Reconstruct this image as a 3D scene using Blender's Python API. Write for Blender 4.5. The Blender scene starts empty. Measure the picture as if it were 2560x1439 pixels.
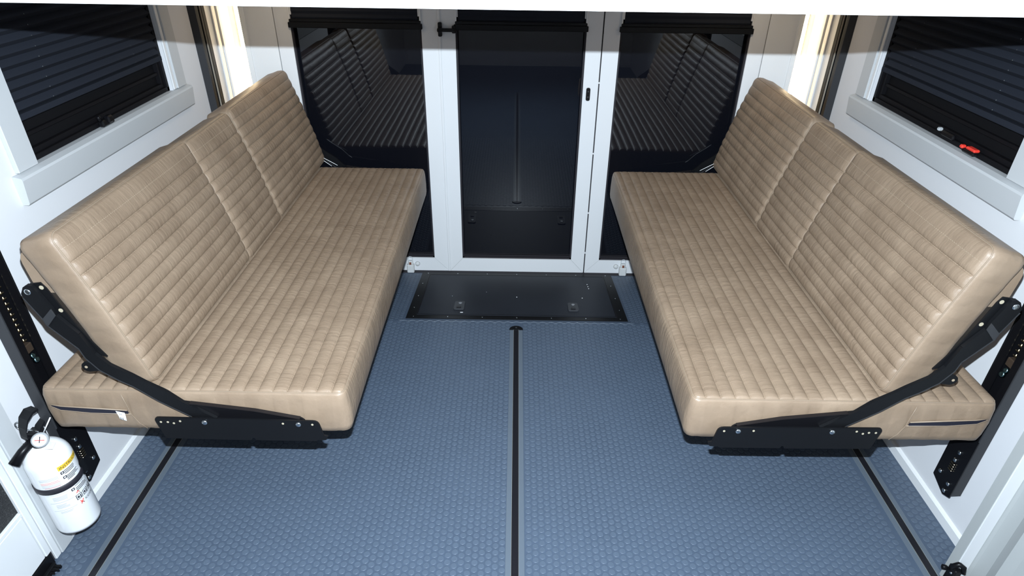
import bpy, math, random
import numpy as np
from mathutils import Vector, Matrix
random.seed(7)
PI = math.pi
S = bpy.context.scene
COL = S.collection

# ---------------------------------------------------------------- camera
F_PX, YAW, PIT, ROL, CAMX, CAMZ = 1570.53, -0.0014, 0.5470, 0.0144, 0.0345, 1.5310
cy_, sy_ = math.cos(YAW), math.sin(YAW)
fwd = Vector((sy_ * math.cos(PIT), cy_ * math.cos(PIT), -math.sin(PIT)))
rgt0 = Vector((cy_, -sy_, 0)); up0 = rgt0.cross(fwd)
rgt = rgt0 * math.cos(ROL) + up0 * math.sin(ROL)
upv = -rgt0 * math.sin(ROL) + up0 * math.cos(ROL)
cd = bpy.data.cameras.new('camera'); cam = bpy.data.objects.new('camera', cd); COL.objects.link(cam)
cd.sensor_width = 36; cd.lens = F_PX / 2560 * 36; cd.clip_start = 0.02
cam.matrix_world = Matrix(((rgt.x, upv.x, -fwd.x, CAMX), (rgt.y, upv.y, -fwd.y, 0), (rgt.z, upv.z, -fwd.z, CAMZ), (0, 0, 0, 1)))
S.camera = cam

# ---------------------------------------------------------------- world, exposure, lights
w = bpy.data.worlds.new('night'); S.world = w; w.use_nodes = True
w.node_tree.nodes['Background'].inputs[0].default_value = (0.01, 0.013, 0.02, 1)
w.node_tree.nodes['Background'].inputs[1].default_value = 0.3
S.view_settings.view_transform = 'Standard'; S.view_settings.look = 'None'
S.view_settings.gamma = 1; S.view_settings.use_curve_mapping = False
S.view_settings.exposure = 0.0

def area(name, loc, rot, size, power, col, shape='DISK'):
    l = bpy.data.lights.new(name, 'AREA'); l.shape = shape; l.size = size; l.energy = power; l.color = col
    o = bpy.data.objects.new(name, l); COL.objects.link(o); o.location = loc
    if isinstance(rot, Matrix): o.rotation_euler = rot.to_euler()
    else: o.rotation_euler = rot
    return o
# the camera's built-in flash, just above the lens
fl = Vector((CAMX, 0, CAMZ)) + upv * 0.084 + fwd * 0.01
fo_ = area('camera_flash', fl, cam.matrix_world.to_3x3(), 0.022, 102.0, (0.80, 0.92, 1.03), 'RECTANGLE')
fo_.data.size_y = 0.006
# ceiling lights of the room, behind and above the camera
for sx in (-0.55, 0.65):
    area('ceiling_lamp_light', (sx, -0.25, 1.965), (0, 0, 0), 0.14, 2.4, (1.0, 0.80, 0.56))
# unseen fill lamps added under the raised bunk (the two rear corners have added light bars)
for sx in (-0.82, 0.926):
    area('bunk_fill_light', (sx, 2.52, 1.372), (0, 0, 0), 0.07, 0.85, (1.0, 0.80, 0.56))

# ---------------------------------------------------------------- constants
XL, XR, CX, YB = -1.2, 1.306, 0.053, 2.811
ZB = -0.087            # floor height at the glass doors (the floor ramps down to them)
YR = 2.235             # where the ramp starts
def ramp_z(y): return 0.0 if y < YR else (y - YR) * (ZB / (YB - YR))

# ---------------------------------------------------------------- materials
MATS = {}
def mat(name, col, rough=0.5, metal=0.0, spec=0.5, bump=None, coat=0, emis=None, trans=0, ior=1.45, var=0.0, varscale=8, alpha=1, sheen=0):
    if name in MATS: return MATS[name]
    m = bpy.data.materials.new(name); m.use_nodes = True; MATS[name] = m
    nt = m.node_tree; b = nt.nodes['Principled BSDF']
    b.inputs['Base Color'].default_value = (*col, 1); b.inputs['Roughness'].default_value = rough
    b.inputs['Metallic'].default_value = metal; b.inputs['Specular IOR Level'].default_value = spec
    b.inputs['IOR'].default_value = ior; b.inputs['Coat Weight'].default_value = coat
    b.inputs['Transmission Weight'].default_value = trans
    if emis: b.inputs['Emission Color'].default_value = (*emis[0], 1); b.inputs['Emission Strength'].default_value = emis[1]
    tc = nt.nodes.new('ShaderNodeTexCoord')
    if bump:   # (scale vector, strength, distance, detail)
        mp = nt.nodes.new('ShaderNodeMapping'); mp.inputs['Scale'].default_value = bump[0]
        nz = nt.nodes.new('ShaderNodeTexNoise'); nz.inputs['Scale'].default_value = 1; nz.inputs['Detail'].default_value = bump[3]
        bp = nt.nodes.new('ShaderNodeBump'); bp.inputs['Strength'].default_value = bump[1]; bp.inputs['Distance'].default_value = bump[2]
        nt.links.new(tc.outputs['Object'], mp.inputs[0]); nt.links.new(mp.outputs[0], nz.inputs['Vector'])
        nt.links.new(nz.outputs['Fac'], bp.inputs['Height']); nt.links.new(bp.outputs[0], b.inputs['Normal'])
    if var:
        n2 = nt.nodes.new('ShaderNodeTexNoise'); n2.inputs['Scale'].default_value = varscale; n2.inputs['Detail'].default_value = 5
        rp = nt.nodes.new('ShaderNodeValToRGB')
        rp.color_ramp.elements[0].position = 0.3; rp.color_ramp.elements[1].position = 0.7
        rp.color_ramp.elements[0].color = (*[c * (1 - var) for c in col], 1); rp.color_ramp.elements[1].color = (*[min(1, c * (1 + var)) for c in col], 1)
        nt.links.new(tc.outputs['Object'], n2.inputs['Vector']); nt.links.new(n2.outputs['Fac'], rp.inputs[0]); nt.links.new(rp.outputs[0], b.inputs['Base Color'])
    return m

WALL = mat('white_wall_board', (0.66, 0.665, 0.68), 0.55, spec=0.25, bump=((300, 300, 300), 0.05, 0.001, 2))
TRIMW = mat('white_trim', (0.70, 0.71, 0.715), 0.4, spec=0.4)
TRIMG = mat('light_grey_trim', (0.485, 0.50, 0.51), 0.45, spec=0.3)
ALU = mat('white_door_aluminium', (0.67, 0.68, 0.69), 0.35, spec=0.4)
JAMBG = mat('grey_jamb_paint', (0.36, 0.375, 0.37), 0.45, spec=0.3)
BOARD = mat('white_laminate', (0.85, 0.85, 0.85), 0.4)
GLASS = mat('dark_night_glass', (0.004, 0.0045, 0.007), 0.012, spec=0.5, ior=1.52)
GASK = mat('black_rubber_gasket', (0.022, 0.02, 0.024), 0.6, spec=0.3)
BLACKM = mat('black_powder_coat', (0.0055, 0.0058, 0.0068), 0.42, spec=0.22, bump=((900, 900, 900), 0.12, 0.0006, 2))
BLACKG = mat('black_painted_steel', (0.005, 0.005, 0.0062), 0.33, spec=0.22)
GREYM = mat('dark_grey_rail_paint', (0.030, 0.031, 0.034), 0.45, spec=0.3)
CHROME = mat('bright_zinc', (0.62, 0.66, 0.68), 0.22, metal=1)
BRASS = mat('oiled_chain_steel', (0.42, 0.35, 0.24), 0.3, metal=1)
RUBBER = mat('blue_grey_rubber', (0.066, 0.090, 0.130), 0.42, spec=0.35, bump=((700, 700, 700), 0.15, 0.0005, 3), var=0.07, varscale=5)  # darkened with groove dirt and painted groove shade
RUBCOIN = mat('lighter_rubber_coin_tops', (0.081, 0.108, 0.149), 0.40, spec=0.35, bump=((700, 700, 700), 0.15, 0.0005, 3), var=0.05, varscale=30)  # lighter than the base, which carries groove dirt and painted shade
RUBEDGE = mat('smooth_grey_floor_strip', (0.105, 0.130, 0.160), 0.4, spec=0.4)
TRACKB = mat('black_track_insert', (0.010, 0.010, 0.013), 0.35, spec=0.4, bump=((60, 8, 60), 0.3, 0.002, 4))
HATCHM = mat('scuffed_black_hatch', (0.017, 0.020, 0.027), 0.5, spec=0.22, bump=((500, 500, 500), 0.1, 0.0005, 2), var=0.12, varscale=4)
BLIND = mat('black_pleated_shade_cloth', (0.016, 0.019, 0.027), 0.8, spec=0.15)
VINYL = mat('black_window_vinyl', (0.006, 0.0058, 0.007), 0.5, spec=0.12)
STITCH = mat('tan_thread', (0.34, 0.27, 0.19), 0.7)
PIPING = mat('tan_leather_welt', (0.26, 0.195, 0.138), 0.4)
WHITEP = mat('white_enamel', (0.82, 0.83, 0.84), 0.25, coat=0.3)
LABELG = mat('faint_grey_print', (0.42, 0.43, 0.48), 0.6)
LABELR = mat('pale_red_print', (0.72, 0.30, 0.28), 0.6)
RED = mat('red_plastic', (0.75, 0.045, 0.03), 0.35)
YEL = mat('yellow_label_band', (0.80, 0.52, 0.05), 0.5)
INK = mat('black_print', (0.02, 0.02, 0.03), 0.6)
PAPER = mat('white_label_paper', (0.80, 0.81, 0.82), 0.55)
CLEAR = mat('clear_plastic', (0.85, 0.88, 0.9), 0.08, trans=0.7, ior=1.46)
NYLON = mat('translucent_white_nylon', (0.74, 0.75, 0.74), 0.3, trans=0.25, ior=1.4)
BARGLOW = mat('added_bar_glow', (1, 0.9, 0.7), 0.4, emis=((1.0, 0.78, 0.48), 24))  # glow of the added corner bars
GRILLE = mat('black_woven_mesh', (0.012, 0.012, 0.013), 0.3, bump=((420, 420, 420), 1.0, 0.004, 1))
RUST = mat('copper_spring', (0.36, 0.14, 0.09), 0.4, metal=0.7)

# tan leather: grain, soft puckers across the channels, mottled colour
def leather():
    m = bpy.data.materials.new('tan_leather'); m.use_nodes = True; nt = m.node_tree; b = nt.nodes['Principled BSDF']
    b.inputs['Roughness'].default_value = 0.47; b.inputs['Specular IOR Level'].default_value = 0.40
    N = nt.nodes.new; L = nt.links.new
    tc = N('ShaderNodeTexCoord')
    n1 = N('ShaderNodeTexNoise'); n1.inputs['Scale'].default_value = 9; n1.inputs['Detail'].default_value = 6
    L(tc.outputs['Object'], n1.inputs['Vector'])
    rp = N('ShaderNodeValToRGB'); e = rp.color_ramp.elements
    e[0].position = 0.28; e[0].color = (0.210, 0.149, 0.101, 1); e[1].position = 0.72; e[1].color = (0.278, 0.203, 0.141, 1)
    L(n1.outputs['Fac'], rp.inputs[0])
    L(rp.outputs[0], b.inputs['Base Color'])
    mp = N('ShaderNodeMapping'); mp.inputs['Scale'].default_value = (14, 95, 14)
    n2 = N('ShaderNodeTexNoise'); n2.inputs['Scale'].default_value = 1; n2.inputs['Detail'].default_value = 3
    L(tc.outputs['Object'], mp.inputs[0]); L(mp.outputs[0], n2.inputs['Vector'])
    n3 = N('ShaderNodeTexVoronoi'); n3.inputs['Scale'].default_value = 420
    L(tc.outputs['Object'], n3.inputs['Vector'])
    n4 = N('ShaderNodeTexNoise'); n4.inputs['Scale'].default_value = 14; n4.inputs['Detail'].default_value = 3
    L(tc.outputs['Object'], n4.inputs['Vector'])
    b1 = N('ShaderNodeBump'); b1.inputs['Strength'].default_value = 0.55; b1.inputs['Distance'].default_value = 0.0035
    L(n2.outputs['Fac'], b1.inputs['Height'])
    b3 = N('ShaderNodeBump'); b3.inputs['Strength'].default_value = 0.5; b3.inputs['Distance'].default_value = 0.006
    L(n4.outputs['Fac'], b3.inputs['Height']); L(b1.outputs[0], b3.inputs['Normal'])
    b2 = N('ShaderNodeBump'); b2.inputs['Strength'].default_value = 0.22; b2.inputs['Distance'].default_value = 0.0006
    L(n3.outputs['Distance'], b2.inputs['Height']); L(b3.outputs[0], b2.inputs['Normal']); L(b2.outputs[0], b.inputs['Normal'])
    return m
LEATHER = leather()

# ---------------------------------------------------------------- mesh helpers
class MB:
    def __init__(s): s.v = []; s.f = []; s.sm = []
    def add(s, vs, fs, smooth=False):
        o = len(s.v); s.v += [tuple(p) for p in vs]; s.f += [tuple(i + o for i in f) for f in fs]; s.sm += [smooth] * len(fs); return s
    def box(s, x0, x1, y0, y1, z0, z1, bev=0.0):
        x0, x1 = min(x0, x1), max(x0, x1); y0, y1 = min(y0, y1), max(y0, y1); z0, z1 = min(z0, z1), max(z0, z1)
        if bev <= 0:
            vs = [(x, y, z) for x in (x0, x1) for y in (y0, y1) for z in (z0, z1)]
            return s.add(vs, [(0, 1, 3, 2), (4, 6, 7, 5), (0, 4, 5, 1), (2, 3, 7, 6), (0, 2, 6, 4), (1, 5, 7, 3)])
        b = min(bev, (x1 - x0) * .45, (y1 - y0) * .45, (z1 - z0) * .45)
        import itertools
        vs = []; idx = {}
        for cx in (0, 1):
            for cyy in (0, 1):
                for cz in (0, 1):
                    X = (x0, x1)[cx]; Y = (y0, y1)[cyy]; Z = (z0, z1)[cz]
                    dx = b if cx == 0 else -b; dy = b if cyy == 0 else -b; dz = b if cz == 0 else -b
                    for k, p in enumerate(((X, Y + dy, Z + dz), (X + dx, Y, Z + dz), (X + dx, Y + dy, Z))):
                        idx[(cx, cyy, cz, k)] = len(vs); vs.append(p)
        fs = []
        for c in (0, 1):
            fs.append([idx[(c, a, d, 0)] for a, d in ((0, 0), (1, 0), (1, 1), (0, 1))])
            fs.append([idx[(a, c, d, 1)] for a, d in ((0, 0), (1, 0), (1, 1), (0, 1))])
            fs.append([idx[(a, d, c, 2)] for a, d in ((0, 0), (1, 0), (1, 1), (0, 1))])
        for a in (0, 1):
            for d in (0, 1):
                fs.append([idx[(0, a, d, 1)], idx[(1, a, d, 1)], idx[(1, a, d, 2)], idx[(0, a, d, 2)]])
                fs.append([idx[(a, 0, d, 0)], idx[(a, 1, d, 0)], idx[(a, 1, d, 2)], idx[(a, 0, d, 2)]])
                fs.append([idx[(a, d, 0, 0)], idx[(a, d, 1, 0)], idx[(a, d, 1, 1)], idx[(a, d, 0, 1)]])
                for e in (0, 1): fs.append([idx[(a, d, e, 0)], idx[(a, d, e, 1)], idx[(a, d, e, 2)]])
        return s.add(vs, fs)
    def prism(s, poly, fn, t0, t1):
        """poly: list of (a,b); fn(a,b,t)->xyz"""
        n = len(poly); vs = [fn(a, b, t0) for a, b in poly] + [fn(a, b, t1) for a, b in poly]
        fs = [tuple(range(n))[::-1], tuple(range(n, 2 * n))] + [(i, (i + 1) % n, n + (i + 1) % n, n + i) for i in range(n)]
        return s.add(vs, fs)
    def tube(s, pts, r, n=10, cap=True, smooth=True):
        pts = [Vector(p) for p in pts]; R = r if isinstance(r, (list, tuple)) else [r] * len(pts)
        vs = []; fs = []; prev = None
        for i, p in enumerate(pts):
            d = (pts[min(i + 1, len(pts) - 1)] - pts[max(i - 1, 0)]).normalized()
            if prev is None:
                a = d.cross(Vector((0, 0, 1)));
                if a.length < 0.1: a = d.cross(Vector((1, 0, 0)))
            else: a = prev - d * prev.dot(d)
            a.normalize(); prev = a; b = d.cross(a)
            vs += [p + (a * math.cos(2 * PI * k / n) + b * math.sin(2 * PI * k / n)) * R[i] for k in range(n)]
        for i in range(len(pts) - 1):
            for k in range(n): fs.append((i * n + k, i * n + (k + 1) % n, (i + 1) * n + (k + 1) % n, (i + 1) * n + k))
        s.add(vs, fs, smooth)
        if cap:
            o = len(s.v) - len(vs); s.f += [tuple(o + k for k in range(n))[::-1], tuple(o + (len(pts) - 1) * n + k for k in range(n))]; s.sm += [False, False]
        return s
    def lathe(s, prof, c, axis=(0, 0, 1), n=32, smooth=True):
        """prof: list of (r, h) along axis from c"""
        ax = Vector(axis).normalized(); a = ax.cross(Vector((0, 0, 1)))
        if a.length < 0.1: a = Vector((1, 0, 0))
        a.normalize(); b = ax.cross(a); c = Vector(c); vs = []; fs = []
        for r, h in prof: vs += [c + ax * h + (a * math.cos(2 * PI * k / n) + b * math.sin(2 * PI * k / n)) * r for k in range(n)]
        for i in range(len(prof) - 1):
            for k in range(n): fs.append((i * n + k, i * n + (k + 1) % n, (i + 1) * n + (k + 1) % n, (i + 1) * n + k))
        s.add(vs, fs, smooth); o = len(s.v) - len(vs)
        s.f += [tuple(o + k for k in range(n))[::-1], tuple(o + (len(prof) - 1) * n + k for k in range(n))]; s.sm += [False, False]
        return s

def obj(name, mb, m, parent=None, kind=None, weld=False):
    me = bpy.data.meshes.new(name)
    v = np.array(mb.v, float)
    if parent is not None:
        p = parent; off = Vector((0, 0, 0))
        while p is not None: off += p.location; p = p.parent
        v = v - np.array(off)
    me.from_pydata(v.tolist(), [], mb.f)
    me.polygons.foreach_set('use_smooth', mb.sm)
    me.validate()
    import bmesh
    bm = bmesh.new(); bm.from_mesh(me); bmesh.ops.recalc_face_normals(bm, faces=bm.faces); bm.to_mesh(me); bm.free()
    me.materials.append(m); me.update()
    o = bpy.data.objects.new(name, me); COL.objects.link(o)
    if parent is not None: o.parent = parent
    if kind: o['kind'] = kind
    return o
def thing(name, label, cat, loc=(0, 0, 0), group=None, kind=None):
    o = bpy.data.objects.new(name, None); COL.objects.link(o); o.location = loc; o.empty_display_size = 0.05
    if label: o['label'] = label
    if cat: o['category'] = cat
    if group: o['group'] = group
    if kind: o['kind'] = kind
    return o
def tag(o, label, cat, group=None):
    o['label'] = label; o['category'] = cat
    if group: o['group'] = group
    return o
def struct(name, mb, m, parent=None):
    o = obj(name, mb, m, parent)
    if parent is None: o['kind'] = 'structure'
    return o
def sroot(name, loc=(0, 0, 0)):
    return thing(name, None, None, loc, kind='structure')
def rounded(poly, r, n=4):
    """round corners of polygon; r scalar or list"""
    out = []; N = len(poly)
    for i in range(N):
        p = Vector(poly[i]).to_2d(); a = Vector(poly[i - 1]).to_2d(); c = Vector(poly[(i + 1) % N]).to_2d()
        rr = r[i] if isinstance(r, (list, tuple)) else r
        if rr <= 0: out.append(tuple(p)); continue
        u = (a - p); v = (c - p); l = min(rr, u.length * .45, v.length * .45)
        A = p + u.normalized() * l; Cc = p + v.normalized() * l
        for k in range(n + 1):
            t = k / n; q = A * (1 - t) ** 2 + p * 2 * t * (1 - t) + Cc * t * t; out.append(tuple(q))
    return out
def screw(parent, loc, axis, r=0.004, h=0.002, m=None, name='screw'):
    mb = MB().lathe([(r, 0), (r, h * .5), (r * .7, h), (r * .2, h * .8)], loc, axis, 12)
    return obj(name, mb, m or CHROME, parent)
def text_mesh(body, size):
    c = bpy.data.curves.new('t', 'FONT'); c.body = body; c.size = size; c.align_x = 'LEFT'; c.resolution_u = 2
    o = bpy.data.objects.new('t', c); COL.objects.link(o)
    dg = bpy.context.evaluated_depsgraph_get(); me = o.evaluated_get(dg).to_mesh()
    vs = [tuple(v.co) for v in me.vertices]; fs = [tuple(p.vertices) for p in me.polygons]
    o.evaluated_get(dg).to_mesh_clear(); bpy.data.objects.remove(o); bpy.data.curves.remove(c)
    return vs, fs

# ================================================================ STRUCTURE
YN = -1.6; ZC = 2.0
# floor: level part and the ramp to the doors
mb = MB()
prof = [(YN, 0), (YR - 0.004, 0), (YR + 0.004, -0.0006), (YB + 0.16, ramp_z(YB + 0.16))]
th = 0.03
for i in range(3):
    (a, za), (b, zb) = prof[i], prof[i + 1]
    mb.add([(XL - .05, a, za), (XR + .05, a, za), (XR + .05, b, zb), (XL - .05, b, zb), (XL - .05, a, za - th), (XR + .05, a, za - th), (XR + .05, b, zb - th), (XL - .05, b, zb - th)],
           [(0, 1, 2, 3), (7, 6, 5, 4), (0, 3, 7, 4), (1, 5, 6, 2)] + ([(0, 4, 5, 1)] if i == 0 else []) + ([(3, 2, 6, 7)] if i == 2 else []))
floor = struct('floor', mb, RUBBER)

TRX = (-1.0683, CX - 0.0015, 1.1819)
HX0, HX1, HY0, HY1 = -0.4274, 0.5353, 2.2516, 2.785
# raised coins of the rubber floor, hexagonal lattice
def coins():
    px, py, r, h = 0.01862, 0.0215, 0.0094, 0.0007
    cen = []
    nx = int((XR - XL) / px) + 1
    for i in range(nx):
        x = CX + (i - nx // 2) * px
        if x < XL + .012 or x > XR - .012 or min(abs(x - t) for t in TRX) < 0.0345: continue
        y = 0.955 + (py / 2 if i % 2 else 0)
        while y < YB - 0.03:
            if not (HX0 - r - .002 < x < HX1 + r + .002 and y > HY0 - r) and not (YR - .004 < y < YR + .002):
                cen.append((x, y, ramp_z(y)))
            y += py
    cen = np.array(cen); K = 10
    ang = np.arange(K) * 2 * PI / K
    rings = [(1.0, -0.0004), (0.93, h * .75), (0.80, h)]
    off = np.array([[rr * r * math.cos(a), rr * r * math.sin(a), z] for rr, z in rings for a in ang])
    n = len(cen); V = (cen[:, None, :] + off[None]).reshape(-1, 3)
    slope = ZB / (YB - YR)
    yo = off[None, :, 1].repeat(n, 0).reshape(-1); onr = (cen[:, 1] > YR).repeat(3 * K)
    V[:, 2] += np.where(onr, yo * slope, 0)
    quads = []
    for j in range(2):
        for k in range(K): quads.append([j * K + k, j * K + (k + 1) % K, (j + 1) * K + (k + 1) % K, (j + 1) * K + k])
    quads = np.array(quads); cap = np.arange(2 * K, 3 * K)
    base = (np.arange(n) * 3 * K)[:, None]
    Q = (base[:, :, None] + quads[None]).reshape(-1, 4); C = base + cap[None]
    me = bpy.data.meshes.new('rubber_coins')
    nl = Q.size + C.size; npoly = len(Q) + len(C)
    me.vertices.add(len(V)); me.vertices.foreach_set('co', V.ravel())
    me.loops.add(nl); me.loops.foreach_set('vertex_index', np.concatenate([Q.ravel(), C.ravel()]).astype(np.int32))
    me.polygons.add(npoly)
    st = np.concatenate([np.arange(len(Q)) * 4, Q.size + np.arange(len(C)) * K]).astype(np.int32)
    me.polygons.foreach_set('loop_start', st)
    me.polygons.foreach_set('use_smooth', np.concatenate([np.ones(len(Q), bool), np.zeros(len(C), bool)]))
    me.update(calc_edges=True); me.validate(); me.materials.append(RUBCOIN)
    o = bpy.data.objects.new('rubber_coin', me); COL.objects.link(o); o.parent = floor; o['kind'] = 'stuff'
coins()
# pale glossy wavy strip added for the glint where the ramp begins
mb = MB()
mb.tube([(x_, YR - .004 + .0032 * math.cos((x_ - CX) * 2 * PI / .03724), .0002) for x_ in np.arange(XL + .75, XR - .75, .0023)], 0.0012, 6)
obj('ramp_glint', mb, mat('pale_glint_strip', (.16, .19, .23), .18), floor)

# side walls with window openings
WY0, WY1, WZ0, WZ1 = 1.535, 2.295, 0.945, 1.62
def side_wall(name, x, s):
    xo = x + s * 0.06
    mb = MB()
    for (y0, y1, z0, z1) in [(YN, WY0, -.12, ZC), (WY1, YB + .1, -.12, ZC), (WY0, WY1, -.12, WZ0), (WY0, WY1, WZ1, ZC)]:
        mb.box(x, xo, y0, (y1 if y1 < YB else YB + .16), z0, z1)
    return struct(name, mb, WALL)
side_wall('wall_left', XL, -1); side_wall('wall_right', XR, 1)
mb = MB().box(XL - .06, XR + .06, YN - .05, YN, -.03, ZC); struct('wall_front', mb, WALL)
mb = MB().box(XL - .06, XR + .06, YN, YB + .16, ZC, ZC + .04); struct('ceiling', mb, WALL)
# rear wall: posts set back in niches to confine the bar light, and header (behind the raised bunk)
mb = MB()
for s in (-1, 1):
    a, b = CX + s * 1.17, CX + s * 1.31
    mb.box(a, b, YB + .090, YB + .16, ZB - .02, ZC)
    mb.box(CX + s * 1.155, CX + s * 1.170, YB + .030, YB + .0895, ZB - .02, ZC)
mb.box(CX - 1.2, CX + 1.2, YB + .02, YB + .16, 1.62, ZC)
struct('wall_back', mb, TRIMW)
for i, s in enumerate((-1, 1)):
    mb = MB()
    u0, u1 = 1.033, 1.163
    xa, xb = CX + s * u0, CX + s * u1
    mb.box(xa, xb, YB - .004, YB + .03, ZB - .004, 1.62, .0015)
    mb.box(CX + s * 1.150, CX + s * 1.171, YB - .012, YB + .03, ZB - .004, 1.62, .003)
    struct('trim_%d' % (i + 1), mb, TRIMW)
    mb = MB(); mb.box(CX + s * 1.243, CX + s * 1.2528, YB - .045, YB - .010, ZB, 1.62, .003)
    mb.box(CX + s * 1.247, CX + s * 1.2528, YB - .085, YB - .052, ZB, 1.62, .002)
    struct('trim_%d' % (i + 3), mb, TRIMW)
# baseboards
for nm, x, s in (('baseboard_left', XL, 1), ('baseboard_right', XR, -1)):
    mb = MB(); y0 = 1.13 if s == 1 else 1.03
    prof = [(0, 0), (0.010, 0), (0.010, 0.030), (0.006, 0.034), (0, 0.036)]
    mb.prism(prof, lambda a, b, t: (x + s * a, t, b + ramp_z(t)), y0, YR)
    mb.prism(prof, lambda a, b, t: (x + s * a, t, b + ramp_z(t)), YR, YB)
    struct(nm, mb, TRIMW)
# black threshold under the doors
mb = MB().box(CX - 1.03, CX + 1.03, YB - .025, YB + .05, ZB - .02, ZB + .0055, .002)
struct('trim_5', mb, GASK)

# ================================================================ GLASS DOORS
def mitre(mb, x0, x1, z0, z1, wl, wr, wb, wt, y0, y1, part):
    """mitred frame member"""
    ix0, ix1, iz0, iz1 = x0 + wl, x1 - wr, z0 + wb, z1 - wt; g = 0.0006
    P = {'l': [(x0, z0 + g), (ix0, iz0 + g), (ix0, iz1), (x0, z1)], 'r': [(x1, z0 + g), (x1, z1), (ix1, iz1), (ix1, iz0 + g)],
         'b': [(x0 + g, z0), (x1 - g, z0), (ix1 - g, iz0), (ix0 + g, iz0)], 't': [(x0, z1), (ix0, iz1), (ix1, iz1), (x1, z1)]}[part]
    mb.prism(P, lambda a, b, t: (a, t, b), y0, y1)
    return mb
ZT = 1.60
def door_panel(name, x0, x1, wl, wr, label_extra=None):
    root = sroot(name, ((x0 + x1) / 2, YB, ZB))
    z0 = ZB + .005
    for part, nm in (('l', 'stile'), ('r', 'stile'), ('b', 'bottom_rail'), ('t', 'top_rail')):
        obj(nm, mitre(MB(), x0, x1, z0, ZT, wl, wr, .074, .05, YB, YB + .03, part), ALU, root)
    gx0, gx1, gz0 = x0 + wl, x1 - wr, z0 + .074
    mb = MB(); t = .008
    for b in ((gx0, gx0 + t, gz0, ZT - .05), (gx1 - t, gx1, gz0, ZT - .05), (gx0, gx1, gz0, gz0 + t)):
        mb.box(b[0], b[1], YB + .006, YB + .016, b[2], b[3])
    obj('gasket', mb, GASK, root)
    # the glazing stands a little behind the white frames, in its own black sash
    obj('glass', MB().box(x0 + .004, x1 - .004, YB + .033, YB + .040, ZB + .03, ZT), GLASS, root)
    mb = MB(); mb.box(gx0, gx1, YB + .0305, YB + .0328, gz0 - .01, gz0 + .014, .0005)
    obj('glazing_sash', mb, GASK, root)
    obj('sash_lip', MB().box(gx0, gx1, YB + .026, YB + .0302, gz0 + .010, gz0 + .013, .0005), VINYL, root)
    # shade cloth pulled part way down with its bottom bar, between two white side tracks
    mb = MB(); k = int(0.46 / .024); zs = 1.092
    for i in range(k):
        mb.add([(gx0 + .012, YB + .005, zs + .02 + i * .024), (gx1 - .012, YB + .005, zs + .02 + i * .024), (gx1 - .012, YB - .001, zs + .032 + i * .024), (gx0 + .012, YB - .001, zs + .032 + i * .024)], [(0, 1, 2, 3)])
        mb.add([(gx0 + .012, YB - .001, zs + .032 + i * .024), (gx1 - .012, YB - .001, zs + .032 + i * .024), (gx1 - .012, YB + .005, zs + .044 + i * .024), (gx0 + .012, YB + .005, zs + .044 + i * .024)], [(0, 1, 2, 3)])
    obj('pleated_shade', mb, BLIND, root)
    mb = MB(); mb.box(gx0 - .005, gx1 + .005, YB - .012, YB + .006, zs - .01, zs + .012, .002); mb.box(gx0, gx1, YB - .008, YB + .004, zs + .012, zs + .024, .002)
    obj('shade_bar', mb, BLACKM, root)
    for sgn, gx in ((1, gx0), (-1, gx1)):
        mb = MB(); mb.box(gx - .001 * sgn, gx + sgn * .006, YB - .006, YB + .004, zs + .012, ZT - .02, .001)
        mb.box(gx + sgn * .006, gx + sgn * .012, YB - .004, YB + .004, zs + .040, ZT - .02, .001)
        obj('shade_track', mb, ALU, root)
    return root
d1 = door_panel('door_1', CX - .342, CX + .342, .066, .066)
d2 = door_panel('door_2', CX - 1.030, CX - .3455, .062, .073)
d3 = door_panel('door_3', CX + .3475, CX + 1.030, .070, .065)
# raised bead on the left door stile joint
obj('stile_bead', MB().box(CX - .350, CX - .338, YB - .004, YB + .001, ZB + .006, ZT, .0015), ALU, d2)
# dark seal in the right-hand door joint with white hinge spacers
obj('joint_seal', MB().box(CX + .3423, CX + .3472, YB + .006, YB + .02, ZB + .01, ZT), GASK, d3)
for z in (0.03, 0.25, 0.55, 0.87):
    obj('hinge_spacer', MB().box(CX + .3420, CX + .3476, YB - .001, YB + .006, z, z + .006), ALU, d3)
# lock plate on the centre door
lk = MB(); ex = rounded([(CX + .291, .796), (CX + .309, .796), (CX + .309, .852), (CX + .291, .852)], .009, 5)
lk.prism(ex, lambda a, b, t: (a, t, b), YB - .005, YB + .001)
o = obj('lock_plate', lk, BLACKG, d1); o['label'] = 'black oval lock plate'
for z in (.836, .812): obj('screw', MB().lathe([(.004, 0), (.004, .001), (.002, .0015)], (CX + .300, YB - .0065 + .0015, z), (0, -1, 0), 12), GREYM, o)
# black latch hook high on the left stile
lt = MB(); lt.prism(rounded([(-.2945, 1.056), (-.278, 1.056), (-.278, 1.112), (-.2945, 1.112)], .006), lambda a, b, t: (a, t, b), YB - .014, YB - .002)
o = obj('latch_body', lt, BLACKM, d2); o['label'] = 'black latch body across the door joint'
obj('latch_arm', MB().box(-.287, -.222, YB - .026, YB - .012, 1.076, 1.090, .003), BLACKM, o)
obj('latch_knob', MB().lathe([(.010, 0), (.012, .004), (.011, .014), (.006, .017)], (-.286, YB - .014, 1.083), (0, -1, 0), 16), BLACKG, o)
obj('latch_keeper', MB().box(-.236, -.220, YB - .020, YB - .002, 1.070, 1.100, .003), BLACKM, o)

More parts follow.
